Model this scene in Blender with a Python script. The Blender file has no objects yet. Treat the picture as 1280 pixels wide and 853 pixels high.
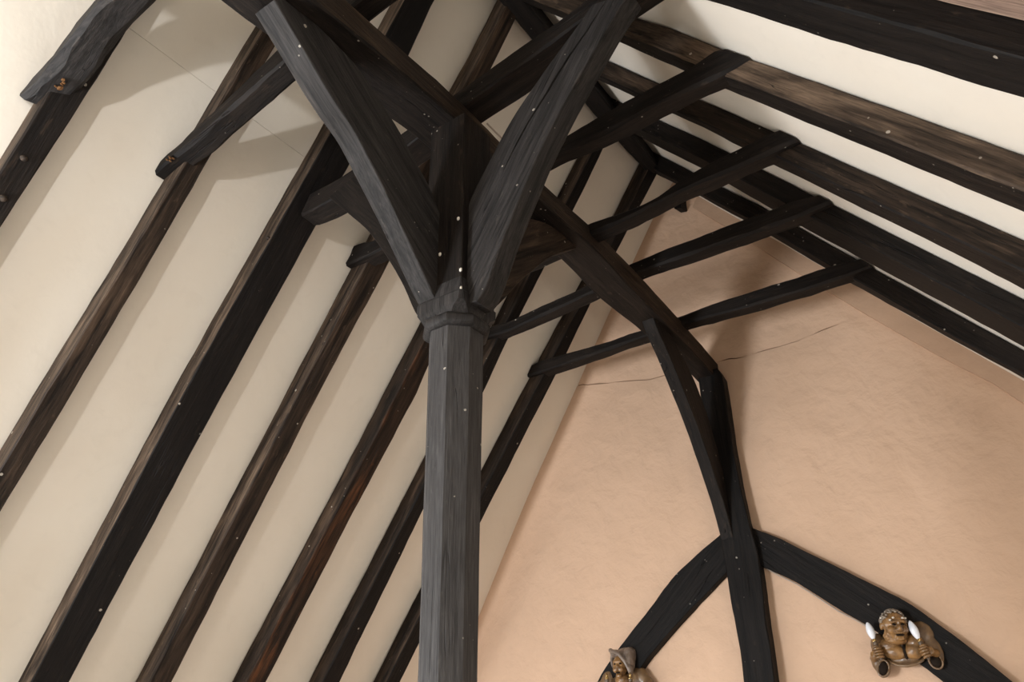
import bpy, bmesh, math, random
from mathutils import Vector, Matrix, noise
SC = bpy.context.scene
COL = SC.collection

# ------------------------------------------------------------------ camera
cam_d = bpy.data.cameras.new('camera')
cam = bpy.data.objects.new('camera', cam_d)
COL.objects.link(cam)
cr = Vector((0.819617, 0.572764, -0.013021)); cu = Vector((0.289621, -0.39462, 0.872006)); cf = Vector((-0.494316, 0.718482, 0.489321))
M = Matrix((cr, cu, -cf)).transposed().to_4x4()
M.translation = Vector((2.13463, -2.51691, -3.30709))
cam.matrix_world = M
cam_d.sensor_width = 36; cam_d.lens = 27.518; cam_d.clip_start = 0.05
SC.camera = cam

# ------------------------------------------------------------------ world, lamps, exposure
W = bpy.data.worlds.new('world'); SC.world = W; W.use_nodes = True
W.node_tree.nodes['Background'].inputs[0].default_value = (0.75, 0.85, 1.0, 1)
W.node_tree.nodes['Background'].inputs[1].default_value = 0.3
SC.view_settings.view_transform = 'Standard'; SC.view_settings.look = 'None'
SC.view_settings.exposure = -0.82; SC.view_settings.gamma = 1

def area(name, loc, target, size, sizey, energy, color):
    d = bpy.data.lights.new(name, 'AREA'); d.shape = 'RECTANGLE'; d.size = size; d.size_y = sizey
    d.energy = energy; d.color = color
    o = bpy.data.objects.new(name, d); COL.objects.link(o)
    o.location = loc
    o.rotation_euler = (Vector(target) - Vector(loc)).to_track_quat('-Z', 'Y').to_euler()
    return o
# daylight through the windows of the end wall behind the camera, plus an added spot and side fill
def spot(name, loc, target, angle, blend, radius, energy, color):
    d = bpy.data.lights.new(name, 'SPOT'); d.spot_size = math.radians(angle); d.spot_blend = blend
    d.shadow_soft_size = radius; d.energy = energy; d.color = color
    o = bpy.data.objects.new(name, d); COL.objects.link(o); o.location = loc
    o.rotation_euler = (Vector(target) - Vector(loc)).to_track_quat('-Z', 'Y').to_euler()
spot('added_spot', (1.30, -4.2, -1.75), (-1.75, -1.75, -0.45), 62, 0.6, 0.06, 460, (0.95, 0.97, 1.0))  # unseen spot, added to cast the sharp rafter shadow on the near left bays
# tall window at the left of the end wall, broad window low in the middle
area('window_and_fill', (-2.45, -4.4, -3.1), (0.4, 1.2, -1.1), 1.0, 1.4, 640, (0.88, 0.94, 1.0))
area('window_and_fill', (0.2, -5.05, -3.2), (0.3, 3.0, -1.4), 2.6, 1.2, 40, (1.0, 0.97, 0.92))
# added fill low along both side walls, thrown on to the pale floor
area('window_and_fill', (3.75, 0.6, -3.9), (0.0, 0.6, -4.9), 4.5, 0.9, 85, (1.0, 0.96, 0.90))
area('window_and_fill', (-3.25, 0.0, -4.0), (0.5, 0.2, -4.9), 4.5, 0.9, 215, (0.95, 0.97, 1.0))

# ------------------------------------------------------------------ materials
def nodes(name):
    m = bpy.data.materials.new(name); m.use_nodes = True
    nt = m.node_tree
    return m, nt, nt.nodes['Principled BSDF']
def ramp(nt, src, stops, interp='LINEAR'):
    n = nt.nodes.new('ShaderNodeValToRGB'); n.color_ramp.interpolation = interp
    e = n.color_ramp.elements
    while len(e) < len(stops): e.new(0.5)
    for i, (p, c) in enumerate(stops):
        e[i].position = p; e[i].color = (c, c, c, 1) if isinstance(c, (int, float)) else tuple(c) + (1,)
    nt.links.new(src, n.inputs[0]); return n.outputs[0]
def mix(nt, fac, a, b, mode='MIX'):
    n = nt.nodes.new('ShaderNodeMix'); n.data_type = 'RGBA'; n.blend_type = mode
    for v, s in ((fac, n.inputs[0]), (a, n.inputs[6]), (b, n.inputs[7])):
        if hasattr(v, 'is_linked'): nt.links.new(v, s)
        elif isinstance(v, (int, float)): s.default_value = v
        else: s.default_value = tuple(v) + (1,)
    return n.outputs[2]
def math_(nt, op, a, b=0.0):
    n = nt.nodes.new('ShaderNodeMath'); n.operation = op
    for v, s in ((a, n.inputs[0]), (b, n.inputs[1])):
        if hasattr(v, 'is_linked'): nt.links.new(v, s)
        else: s.default_value = v
    return n.outputs[0]
def coords(nt, scale, rnd=True):
    tc = nt.nodes.new('ShaderNodeTexCoord'); mp = nt.nodes.new('ShaderNodeMapping')
    mp.inputs['Scale'].default_value = scale
    src = tc.outputs['Object']
    if rnd:
        oi = nt.nodes.new('ShaderNodeObjectInfo'); va = nt.nodes.new('ShaderNodeVectorMath'); va.operation = 'ADD'
        cb = nt.nodes.new('ShaderNodeCombineXYZ'); k = math_(nt, 'MULTIPLY', oi.outputs['Random'], 37.0)
        for s in cb.inputs: nt.links.new(k, s)
        nt.links.new(src, va.inputs[0]); nt.links.new(cb.outputs[0], va.inputs[1]); src = va.outputs[0]
    nt.links.new(src, mp.inputs[0]); return mp.outputs[0]
def noise_(nt, vec, scale, detail=4, rough=0.55, dist=0.0):
    n = nt.nodes.new('ShaderNodeTexNoise'); n.inputs['Scale'].default_value = scale
    n.inputs['Detail'].default_value = detail; n.inputs['Roughness'].default_value = rough; n.inputs['Distortion'].default_value = dist
    nt.links.new(vec, n.inputs['Vector']); return n.outputs['Fac']
def bump(nt, bsdf, h, strength, dist):
    b = nt.nodes.new('ShaderNodeBump'); b.inputs['Strength'].default_value = strength; b.inputs['Distance'].default_value = dist
    nt.links.new(h, b.inputs['Height']); nt.links.new(b.outputs[0], bsdf.inputs['Normal'])

def wood(name, dark, mid, worn, worn_at=0.62, speck=0.5, rough=0.62):
    m, nt, p = nodes(name)
    g = coords(nt, (1.6, 26, 26)); big = coords(nt, (0.9, 5, 5)); iso = coords(nt, (1, 1, 1))
    grain = noise_(nt, g, 1.0, 6, 0.65, 0.6)
    patch = noise_(nt, big, 1.3, 4, 0.6, 0.8)
    c = mix(nt, ramp(nt, grain, [(0.36, 0.0), (0.66, 1.0)]), dark, mid)
    wm = math_(nt, 'MULTIPLY', ramp(nt, patch, [(worn_at, 0.0), (worn_at + 0.16, 1.0)]), ramp(nt, grain, [(0.38, 0.15), (0.6, 1.0)]))
    c = mix(nt, wm, c, worn)
    # long drying cracks
    ck = noise_(nt, coords(nt, (0.55, 17, 17)), 1.0, 2, 0.5, 0.35)
    ckm = ramp(nt, ck, [(0.492, 0.0), (0.5, 1.0), (0.508, 0.0)])
    ckm = math_(nt, 'MULTIPLY', ckm, ramp(nt, noise_(nt, coords(nt, (0.8, 3, 3)), 1.7, 2), [(0.52, 0.0), (0.6, 1.0)]))
    c = mix(nt, ckm, c, (0.004, 0.003, 0.003))
    # flecks of old limewash
    v = nt.nodes.new('ShaderNodeTexVoronoi'); v.inputs['Scale'].default_value = 15.0
    nt.links.new(iso, v.inputs['Vector'])
    wob = noise_(nt, iso, 90.0, 2)
    d = math_(nt, 'ADD', v.outputs['Distance'], math_(nt, 'MULTIPLY', wob, 0.12))
    sep = nt.nodes.new('ShaderNodeSeparateColor'); nt.links.new(v.outputs['Color'], sep.inputs[0])
    thr = math_(nt, 'MULTIPLY', ramp(nt, sep.outputs[0], [(1.0 - 0.30 * speck, 0.0), (1.0, 1.0)]), 0.20)
    sm = math_(nt, 'LESS_THAN', d, thr)
    v2 = nt.nodes.new('ShaderNodeTexVoronoi'); v2.inputs['Scale'].default_value = 38.0
    nt.links.new(iso, v2.inputs['Vector'])
    sep2 = nt.nodes.new('ShaderNodeSeparateColor'); nt.links.new(v2.outputs['Color'], sep2.inputs[0])
    zone = ramp(nt, noise_(nt, coords(nt, (1, 2.5, 2.5)), 2.2, 3), [(0.44, 0.0), (0.62, 1.0)])
    thr2 = math_(nt, 'MULTIPLY', math_(nt, 'MULTIPLY', ramp(nt, sep2.outputs[0], [(1.0 - 0.42 * speck, 0.0), (1.0, 1.0)]), 0.34), zone)
    sm = math_(nt, 'MAXIMUM', sm, math_(nt, 'MULTIPLY', math_(nt, 'LESS_THAN', math_(nt, 'ADD', v2.outputs['Distance'], math_(nt, 'MULTIPLY', wob, 0.15)), thr2), 0.6))
    hairs = noise_(nt, coords(nt, (7, 130, 130)), 1.0, 3, 0.6)
    c = mix(nt, 1.0, c, ramp(nt, hairs, [(0.32, 0.70), (0.68, 1.35)]), 'MULTIPLY')
    chip = noise_(nt, coords(nt, (9, 30, 30)), 1.0, 3, 0.6)
    c = mix(nt, math_(nt, 'MULTIPLY', ramp(nt, chip, [(0.64, 0.0), (0.72, 1.0)]), 0.55), c, worn)
    c = mix(nt, math_(nt, 'MULTIPLY', sm, 0.75), c, (0.42, 0.37, 0.31))
    nt.links.new(c, p.inputs['Base Color'])
    p.inputs['Roughness'].default_value = rough
    p.inputs['Specular IOR Level'].default_value = 0.14
    hgt = math_(nt, 'SUBTRACT', math_(nt, 'ADD', math_(nt, 'ADD', grain, math_(nt, 'MULTIPLY', hairs, 0.35)), math_(nt, 'MULTIPLY', patch, 0.8)), math_(nt, 'MULTIPLY', ckm, 1.2))
    bump(nt, p, hgt, 0.7, 0.007)
    return m
OAK = wood('oak_black', (0.005, 0.0038, 0.0033), (0.016, 0.0115, 0.009), (0.040, 0.027, 0.019))
OAK_D = wood('oak_deep_black', (0.004, 0.0033, 0.003), (0.0105, 0.008, 0.0068), (0.028, 0.019, 0.014), 0.62)
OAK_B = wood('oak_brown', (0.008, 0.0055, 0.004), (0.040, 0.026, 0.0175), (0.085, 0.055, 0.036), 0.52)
OAK_O = wood('oak_orange_brown', (0.008, 0.005, 0.0035), (0.036, 0.021, 0.013), (0.11, 0.043, 0.017), 0.50)
OAK_G = wood('oak_grey_black', (0.013, 0.0115, 0.011), (0.036, 0.032, 0.0305), (0.065, 0.055, 0.048), 0.6)
OAK_P = wood('oak_post_grey', (0.036, 0.033, 0.032), (0.054, 0.050, 0.049), (0.074, 0.068, 0.064), 0.6)
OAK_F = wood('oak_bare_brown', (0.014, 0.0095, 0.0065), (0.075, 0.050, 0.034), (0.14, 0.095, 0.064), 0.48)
SPLIT = wood('oak_torn_orange', (0.06, 0.026, 0.010), (0.16, 0.075, 0.028), (0.24, 0.12, 0.05), 0.5, speck=0.0)
PEGM = wood('oak_peg', (0.02, 0.015, 0.012), (0.06, 0.042, 0.03), (0.1, 0.07, 0.05), speck=0.0)

def plaster(name, col, col2, bs, bd, sc=1.0):
    m, nt, p = nodes(name)
    iso = coords(nt, (1, 1, 1), False)
    a = noise_(nt, iso, 1.1 * sc, 4, 0.55, 0.4); b = noise_(nt, iso, 7.0 * sc, 5, 0.6, 0.7); f = noise_(nt, iso, 60.0, 3)
    c = mix(nt, ramp(nt, a, [(0.35, 0.0), (0.68, 1.0)]), col, col2)
    c = mix(nt, math_(nt, 'MULTIPLY', ramp(nt, b, [(0.55, 0.0), (0.8, 1.0)]), 0.25), c, tuple(x * 0.86 for x in col2))
    nt.links.new(c, p.inputs['Base Color']); p.inputs['Roughness'].default_value = 0.85; p.inputs['Specular IOR Level'].default_value = 0.2
    t = noise_(nt, iso, 3.6 * sc, 4, 0.5, 0.25)
    h = math_(nt, 'ADD', math_(nt, 'MULTIPLY', t, 2.6), math_(nt, 'ADD', math_(nt, 'MULTIPLY', b, 0.30), math_(nt, 'MULTIPLY', f, 0.07)))
    bump(nt, p, h, bs, bd)
    return m
CREAM = plaster('cream_plaster', (0.80, 0.735, 0.64), (0.775, 0.70, 0.60), 0.2, 0.012)
PINK = plaster('pink_plaster', (0.64, 0.435, 0.305), (0.60, 0.405, 0.28), 0.36, 0.03, 1.3)
PINKB = plaster('painted_board', (0.53, 0.355, 0.245), (0.47, 0.315, 0.215), 0.4, 0.01, 2.0)
def plain(name, col, rough=0.5, metal=0.0, var=0.0, sc=14.0, col2=None, spec=0.5, coat=0.0):
    m, nt, p = nodes(name)
    iso = coords(nt, (1, 1, 1), False)
    n = noise_(nt, iso, sc, 4, 0.6)
    c = mix(nt, ramp(nt, n, [(0.35, 0.0), (0.65, 1.0)]), col, col2 or tuple(x * (1 - var) for x in col))
    nt.links.new(c, p.inputs['Base Color']); p.inputs['Roughness'].default_value = rough; p.inputs['Metallic'].default_value = metal
    p.inputs['Specular IOR Level'].default_value = spec; p.inputs['Coat Weight'].default_value = coat
    bump(nt, p, n, 0.2, 0.003)
    return m
FLOORM = plain('floor_boards', (0.48, 0.44, 0.39), 0.6, var=0.3, sc=3)
BATTEN = wood('pale_batten', (0.20, 0.13, 0.10), (0.34, 0.235, 0.175), (0.42, 0.31, 0.23), speck=0.0)
SKIN = plain('carved_ochre', (0.30, 0.155, 0.052), 0.36, sc=16, col2=(0.135, 0.070, 0.028), coat=0.25)
ROBE = plain('carved_brown', (0.105, 0.060, 0.032), 0.42, sc=18, col2=(0.20, 0.115, 0.05), coat=0.25)
HAIR = plain('carved_grey_hair', (0.30, 0.25, 0.20), 0.5, sc=60, col2=(0.19, 0.15, 0.115))
VEIL = plain('carved_grey_veil', (0.20, 0.15, 0.12), 0.4, sc=22, col2=(0.13, 0.095, 0.07), coat=0.2)
DARKC = plain('hollow_shade', (0.020, 0.013, 0.009), 0.8, var=0.3, spec=0.1)  # near-black put in for the shade inside hollows and the wall crack
STICK = plain('candle_holder', (0.12, 0.08, 0.05), 0.4, var=0.4)
BULB = plain('frosted_bulb', (0.80, 0.82, 0.88), 0.18, var=0.04, coat=0.4)
BRASS = plain('brass_cap', (0.75, 0.55, 0.25), 0.25, metal=1.0, var=0.1)
WHITE = plain('limewash_chip', (0.72, 0.66, 0.58), 0.8, var=0.1)
CABLE = plain('cable_grey', (0.42, 0.34, 0.28), 0.5, var=0.1)

# ------------------------------------------------------------------ builders
WM = {}
def tag(o, label=None, cat=None, group=None, kind=None):
    for k, v in (('label', label), ('category', cat), ('group', group), ('kind', kind)):
        if v: o[k] = v
    return o
def link(name, me, world, parent=None):
    o = bpy.data.objects.new(name, me); COL.objects.link(o)
    WM[o.name] = world.copy()
    if parent is not None:
        o.parent = parent; o.matrix_basis = WM[parent.name].inverted() @ world
    else: o.matrix_world = world
    return o
def build(name, bm, mat, world=None, parent=None, sharp=28, modifiers=(), mat2=None):
    """bm in world coordinates -> one mesh object with its own frame"""
    world = world or Matrix.Identity(4)
    bmesh.ops.recalc_face_normals(bm, faces=bm.faces[:])
    bm.transform(world.inverted())
    me = bpy.data.meshes.new(name); bm.to_mesh(me); bm.free()
    me.materials.append(mat)
    if mat2: me.materials.append(mat2)
    me.polygons.foreach_set('use_smooth', [True] * len(me.polygons))
    if sharp: me.set_sharp_from_angle(angle=math.radians(sharp))
    o = link(name, me, world, parent)
    for kind, kw in modifiers:
        md = o.modifiers.new(kind.lower(), kind)
        for k, v in kw.items(): setattr(md, k, v)
    return o
def frame(p0, p1, hint=(0, 0, 1)):
    x = (Vector(p1) - Vector(p0)).normalized(); z = Vector(hint)
    y = z.cross(x)
    if y.length < 0.2: y = Vector((0, 1, 0)).cross(x)
    y.normalize(); z = x.cross(y)
    m = Matrix((x, y, z)).transposed().to_4x4(); m.translation = Vector(p0); return m
def loft_bm(stations, bevel=0.012, step=0.07, amp=0.006, seed=0, curve=False, fine=0.002, second=(), groove=None):
    """stations: 4-corner rings; hewn timber with wavy faces and worn arrises"""
    st = [[Vector(c) for c in s] for s in stations]
    rings = []
    n = len(st)
    for i in range(n - 1):
        a, b = st[i], st[i + 1]
        L = ((sum(b, Vector()) - sum(a, Vector())) / 4).length
        k = max(1, int(round(L / step)))
        for j in range(k + (1 if i == n - 2 else 0)):
            t = j / k
            if curve:
                pa = st[i - 1] if i > 0 else [2 * a[q] - b[q] for q in range(4)]
                pb = st[i + 2] if i < n - 2 else [2 * b[q] - a[q] for q in range(4)]
                r = []
                for q in range(4):
                    m0 = (b[q] - pa[q]) / 2; m1 = (pb[q] - a[q]) / 2
                    r.append((2*t**3-3*t*t+1)*a[q] + (t**3-2*t*t+t)*m0 + (-2*t**3+3*t*t)*b[q] + (t**3-t*t)*m1)
            else: r = [a[q].lerp(b[q], t) for q in range(4)]
            rings.append(r)
    bm = bmesh.new(); vr = []; nr = len(rings)
    off = Vector((seed * 7.3, seed * 3.1, seed * 5.7))
    for ri, r in enumerate(rings):
        pts = []
        for q in range(4):
            c = r[q]; pv = r[q - 1]; nx = r[(q + 1) % 4]
            bv = bevel * (0.55 + 0.9 * abs(noise.noise(c * 3.1 + off + Vector((q * 9, 0, 0)))))
            bv = min(bv, 0.3 * min((pv - c).length, (nx - c).length))
            pts.append(c + (pv - c).normalized() * bv); pts.append(c + (nx - c).normalized() * bv)
            if groove and groove[0] == q:         # a drying shake opened along the face
                fr, wd, dp, t0, t1 = groove[1:]; tt = ri / (nr - 1)
                g_ = max(0.0, 1 - abs(2 * (tt - t0) / (t1 - t0) - 1)) ** 0.5
                fr += 0.05 * noise.noise(c * 4 + off); m_ = c.lerp(nx, fr); dr_ = (nx - c).normalized()
                cen = sum(r, Vector()) / 4; inn = (cen - (c + nx) / 2).normalized()
                pts += [m_ - dr_ * (0.002 + wd * g_ / 2), m_ + inn * dp * g_, m_ + dr_ * (0.002 + wd * g_ / 2)]
            else: pts.append((c + nx) / 2)
        ctr = sum(r, Vector()) / 4
        vs = []
        for p_ in pts:
            d = noise.noise_vector(ctr * 1.7 + off) * amp + noise.noise_vector(p_ * 5.5 + off) * amp * 0.55 + noise.noise_vector(p_ * 17 + off) * fine
            vs.append(bm.verts.new(p_ + d))
        vr.append(vs)
    m = len(vr[0])
    for i in range(len(vr) - 1):
        for q in range(m):
            f = bm.faces.new((vr[i][q], vr[i][(q + 1) % m], vr[i + 1][(q + 1) % m], vr[i + 1][q]))
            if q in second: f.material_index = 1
    bm.faces.new(vr[0]); bm.faces.new(list(reversed(vr[-1])))
    return bm
def timber(name, stations, mat, label=None, group=None, cat='beam', parent=None, mat2=None, **kw):
    c0 = sum((Vector(c) for c in stations[0]), Vector()) / 4; c1 = sum((Vector(c) for c in stations[-1]), Vector()) / 4
    o = build(name, loft_bm(stations, **kw), mat, frame(c0, c1), parent, mat2=mat2)
    if label: tag(o, label, cat, group)
    return o
def tube_bm(pts, rad, sides=8, bm=None, caps=True):
    bm = bm or bmesh.new(); P = [Vector(p) for p in pts]; rings = []
    R_ = rad if isinstance(rad, (list, tuple)) else [rad] * len(P)
    up = None
    for i, p in enumerate(P):
        t = (P[min(i + 1, len(P) - 1)] - P[max(i - 1, 0)]).normalized()
        if up is None: up = Vector((0, 0, 1)) if abs(t.z) < 0.9 else Vector((1, 0, 0))
        a = t.cross(up).normalized(); b = a.cross(t); up = b
        rings.append([bm.verts.new(p + (a * math.cos(2*math.pi*k/sides) + b * math.sin(2*math.pi*k/sides)) * R_[i]) for k in range(sides)])
    for i in range(len(rings) - 1):
        for k in range(sides):
            bm.faces.new((rings[i][k], rings[i][(k+1) % sides], rings[i+1][(k+1) % sides], rings[i+1][k]))
    if caps: bm.faces.new(rings[0][::-1]); bm.faces.new(rings[-1])
    return bm
def ell(bm, c, r, rot=None, sub=2):
    m = Matrix.Translation(Vector(c))
    if rot: m = m @ Matrix.Rotation(rot[1], 4, rot[0])
    m = m @ Matrix.Diagonal((r[0], r[1], r[2], 1))
    bmesh.ops.create_icosphere(bm, subdivisions=sub, radius=1, matrix=m)

# ------------------------------------------------------------------ geometry of the roof
WL, WR, H, YW = 1.2, 1.3973, 1.8035, 3.6134
DL, DR = 0.2684, 0.2257                       # rafter depth measured plumb
def lx(z): return -WL * (1 - z / H)           # soffit line of the left rafters
def rx(z): return WR * (1 - z / H)
def lpx(z): return -WL * (1 - (z - DL) / H)   # plaster face between the left rafters
def rpx(z): return WR * (1 - (z - DR) / H)
ZF, ZE = -4.9, -3.25
Y0 = -5.2

# setting ------------------------------------------------------------
def box_bm(x0, x1, y0, y1, z0, z1):
    bm = bmesh.new()
    bmesh.ops.create_cube(bm, size=1, matrix=Matrix.Translation(((x0+x1)/2, (y0+y1)/2, (z0+z1)/2)) @ Matrix.Diagonal((x1-x0, y1-y0, z1-z0, 1)))
    return bm
XL, XR = lpx(ZE), rpx(ZE)
tag(build('floor', box_bm(XL - 0.2, XR + 0.2, Y0 - 0.2, YW + 0.35, ZF - 0.1, ZF), FLOORM), kind='structure')
tag(build('wall_left', box_bm(XL - 0.2, XL, Y0, YW + 0.35, ZF, ZE), CREAM), kind='structure')
tag(build('wall_right', box_bm(XR, XR + 0.2, Y0, YW + 0.35, ZF, ZE), CREAM), kind='structure')
def gable_bm(y0, y1, inset=0.0):
    bm = bmesh.new()
    zt = H + DL - 0.02
    prof = [(XL, ZF), (XR, ZF), (XR, ZE), (0.0, zt), (XL, ZE)]
    f = [bm.verts.new((x, y0, z)) for x, z in prof]; b = [bm.verts.new((x, y1, z)) for x, z in prof]
    bm.faces.new(f); bm.faces.new(b[::-1])
    for i in range(5): bm.faces.new((f[i], f[(i+1) % 5], b[(i+1) % 5], b[i]))
    return bm
tag(build('wall_front', gable_bm(Y0 - 0.2, Y0), CREAM), kind='structure')

def panel_bm(side, ya, yb, za, zb, proud=0.0, th=0.03, seed=0):
    """a plaster panel of the sloping ceiling, gently uneven"""
    bm = bmesh.new(); nz = max(2, int(abs(zb - za) / 0.10)); ny = max(2, int((yb - ya) / 0.10))
    px = lpx if side < 0 else rpx
    nrm = Vector((H, 0, -WL)).normalized() if side < 0 else Vector((-H, 0, -WR)).normalized()   # towards the room
    fr, bk = [], []
    for i in range(nz + 1):
        z = za + (zb - za) * i / nz; a, b = [], []
        for j in range(ny + 1):
            y = ya + (yb - ya) * j / ny
            p = Vector((px(z), y, z))
            e = noise.noise(Vector((z * 0.9, y * 1.3, side * 3))) * 0.006 + noise.noise(Vector((z * 3, y * 3, side * 7))) * 0.002
            a.append(bm.verts.new(p + nrm * (proud + min(e, 0.004) - 0.004))); b.append(bm.verts.new(p - nrm * th))
        fr.append(a); bk.append(b)
    for i in range(nz):
        for j in range(ny):
            bm.faces.new((fr[i][j], fr[i][j+1], fr[i+1][j+1], fr[i+1][j])); bm.faces.new((bk[i][j], bk[i+1][j], bk[i+1][j+1], bk[i][j+1]))
    for i in range(nz):
        for j in (0, ny): bm.faces.new((fr[i][j], fr[i+1][j], bk[i+1][j], bk[i][j]))
    for j in range(ny):
        for i in (0, nz): bm.faces.new((fr[i][j], fr[i][j+1], bk[i][j+1], bk[i][j]))
    return bm
# rafter soffits: stations (z, front y, far y)
RL = {
 'A': [(-3.2,-1.51,-1.40),(-.85,-1.51,-1.383),(-.02,-1.52,-1.364),(1.8035,-1.52,-1.36)],
 'B': [(-3.2,-.79,-.68),(-2.0,-.792,-.678),(-1.42,-.79,-.666),(-.55,-.771,-.657),(.07,-.768,-.66),(.68,-.76,-.655),(1.8035,-.76,-.655)],
 'C': [(-3.2,-.025,.19),(-2.75,-.035,.184),(-1.2,-.085,.155),(-.2,-.075,.16),(1.0,-.07,.153),(1.33,-.075,.121),(1.8035,-.07,.13)],
 'D': [(-3.2,.70,.865),(-2.7,.695,.856),(-.96,.66,.812),(-.06,.643,.812),(1.3,.67,.81),(1.8035,.655,.783)],
 'E': [(-3.2,1.44,1.61),(-2.65,1.435,1.611),(-1.5,1.45,1.612),(-.65,1.449,1.635),(-.3,1.45,1.595),(1.8035,1.45,1.59)],
 'F': [(-3.2,2.14,2.325),(-2.6,2.142,2.319),(-1.3,2.157,2.29),(-.4,2.16,2.303),(0,2.165,2.282),(1.2,2.175,2.293),(1.8035,2.185,2.262)],
 'G': [(-3.2,2.82,2.98),(-2.55,2.835,2.996),(-.85,2.88,3.04),(.1,2.92,3.075),(.77,2.965,3.065),(1.8035,2.965,3.11)]}
RR = {
 'A': [(-3.2,-1.66,-1.50),(1.8035,-1.63,-1.48)], 'B': [(-3.2,-.92,-.78),(1.8035,-.90,-.76)],
 'C': [(-3.2,-.24,-.03),(-1.4,-.24,-.03),(-.75,-.237,-.020),(-.17,-.235,-.03),(1.8035,-.23,-.03)],
 'D': [(-3.2,.585,.77),(-1.3,.575,.76),(.08,.61,.765),(.45,.585,.745),(.8,.606,.726),(1.8035,.61,.71)],
 'E': [(-3.2,1.345,1.58),(-1.25,1.349,1.568),(-.77,1.354,1.523),(.04,1.362,1.51),(.5,1.36,1.44),(1.0,1.398,1.48),(1.8035,1.40,1.50)],
 'F': [(-3.2,2.08,2.42),(-1.1,2.08,2.40),(.13,2.07,2.378),(.87,2.05,2.275),(1.8035,2.12,2.31)],
 'G': [(-3.2,2.93,3.015),(-1,2.93,3.02),(0,2.912,3.075),(.75,2.87,3.0),(1.3,2.93,3.02),(1.8035,2.98,3.13)]}
def mid(d, k): return sum((s[1] + s[2]) / 2 for s in d[k]) / len(d[k])
for side, d, nm in ((-1, RL, 'ceiling'), (1, RR, 'ceiling')):
    e = link(nm, None, Matrix.Translation((XL if side < 0 else XR, 0, ZE))); tag(e, kind='structure')
    ys = [Y0] + [mid(d, k) for k in sorted(d)] + [YW + 0.3]
    top = H + (DL if side < 0 else DR)
    for i in range(len(ys) - 1):
        if side < 0 and i <= 2:      # boards with an open joint in the near bays
            build('plaster_panel', panel_bm(side, ys[i], ys[i+1], ZE, 0.291), CREAM, None, e)
            build('plaster_panel', panel_bm(side, ys[i], ys[i+1], 0.2925, top, 0.0015), CREAM, None, e)
        else:
            build('plaster_panel', panel_bm(side, ys[i], ys[i+1], ZE, top), CREAM, None, e)

# far gable: bare upper wall with a thicker, uneven plaster coat below a ragged ledge
def lerp_tab(t, x):
    if x <= t[0][0]: return t[0][1]
    for (a, b), (c, d) in zip(t, t[1:]):
        if x <= c: return b + (d - b) * (x - a) / (c - a)
    return t[-1][1]
LEAN = [(-4.9, .42), (-1.93, .19), (-.95, .06), (-.03, .01), (.5, -.04), (.8, -.06), (1.3, -.07), (1.75, -.085), (2.1, -.05)]
def wall_y(x, z):
    t = max(0.0, 1 - (x - lpx(z)) / 0.7)
    return YW + lerp_tab(LEAN, z) * t * t * (3 - 2 * t)
LEDGE = [(-1.9, .12), (-1.3, .105), (-1.1, .06), (-.88, .02), (-.7, -.02), (-.55, -.055), (-.2, -.07), (.2, -.083), (.35, -.105), (.52, -.102), (.7, -.105), (.87, -.098), (1.0, -.075), (1.14, -.06), (1.3, -.045), (1.4, -.055), (1.6, -.07), (1.9, -.09)]
def sheet_bm(xs, zlo, zhi, nz, yf, th):
    bm = bmesh.new(); fr, bk = [], []
    for x in xs:
        a, b = [], []
        z0, z1 = zlo(x), max(zhi(x), zlo(x) + 0.002)
        for k in range(nz + 1):
            z = z0 + (z1 - z0) * k / nz
            y = yf(x, z); a.append(bm.verts.new((x, y, z))); b.append(bm.verts.new((x, y + th, z)))
        fr.append(a); bk.append(b)
    n = len(xs) - 1
    for i in range(n):
        for k in range(nz):
            bm.faces.new((fr[i][k], fr[i+1][k], fr[i+1][k+1], fr[i][k+1])); bm.faces.new((bk[i][k], bk[i][k+1], bk[i+1][k+1], bk[i+1][k]))
        for k in (0, nz): bm.faces.new((fr[i][k], fr[i+1][k], bk[i+1][k], bk[i][k]))
    for i in (0, n):
        for k in range(nz): bm.faces.new((fr[i][k], fr[i][k+1], bk[i][k+1], bk[i][k]))
    return bm
def slope_top(x): return min(H + DL + x / WL * H, H + DR - x / WR * H) if True else 0
def frange(a, b, s):
    n = int(math.ceil((b - a) / s)); return [a + (b - a) * i / n for i in range(n + 1)]
def bulge(x, z): return noise.noise(Vector((x * 1.1, z * 1.1, 4))) * 0.012 + noise.noise(Vector((x * 3.5, z * 3.5, 9))) * 0.005 + noise.noise(Vector((x * 9, z * 9, 2))) * 0.0018
g = tag(link('wall_gable', None, Matrix.Translation((0, YW, ZF))), kind='structure')
xs = frange(XL + 0.01, XR - 0.01, 0.06)
def ledge(x): return lerp_tab(LEDGE, x) + 0.008 * noise.noise(Vector((x * 14, 0, 3)))
def crack(x): return max(0.0, (0.011 + 0.012 * noise.noise(Vector((x * 6, 4, 1)))) * (1.0 if x < 1.1 else max(0.0, 1 - (x - 1.1) * 2.5)))
build('crack_shade_sheet', sheet_bm([x for x in xs if slope_top(x) > -0.4], lambda x: -0.4, lambda x: min(0.3, slope_top(x) + 0.02), 2, lambda x, z: wall_y(x, z) + 0.09, 0.05), DARKC, None, g, 60)  # sheet coloured near-black so the crack in front reads as deep shade
build('upper_plaster', sheet_bm([x for x in xs if slope_top(x) > -0.25], lambda x: ledge(x) + crack(x), lambda x: slope_top(x) + 0.03, 22,
      lambda x, z: wall_y(x, z) + 0.022 + 0.5 * bulge(x, z), 0.12), PINK, None, g, 60)
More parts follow.
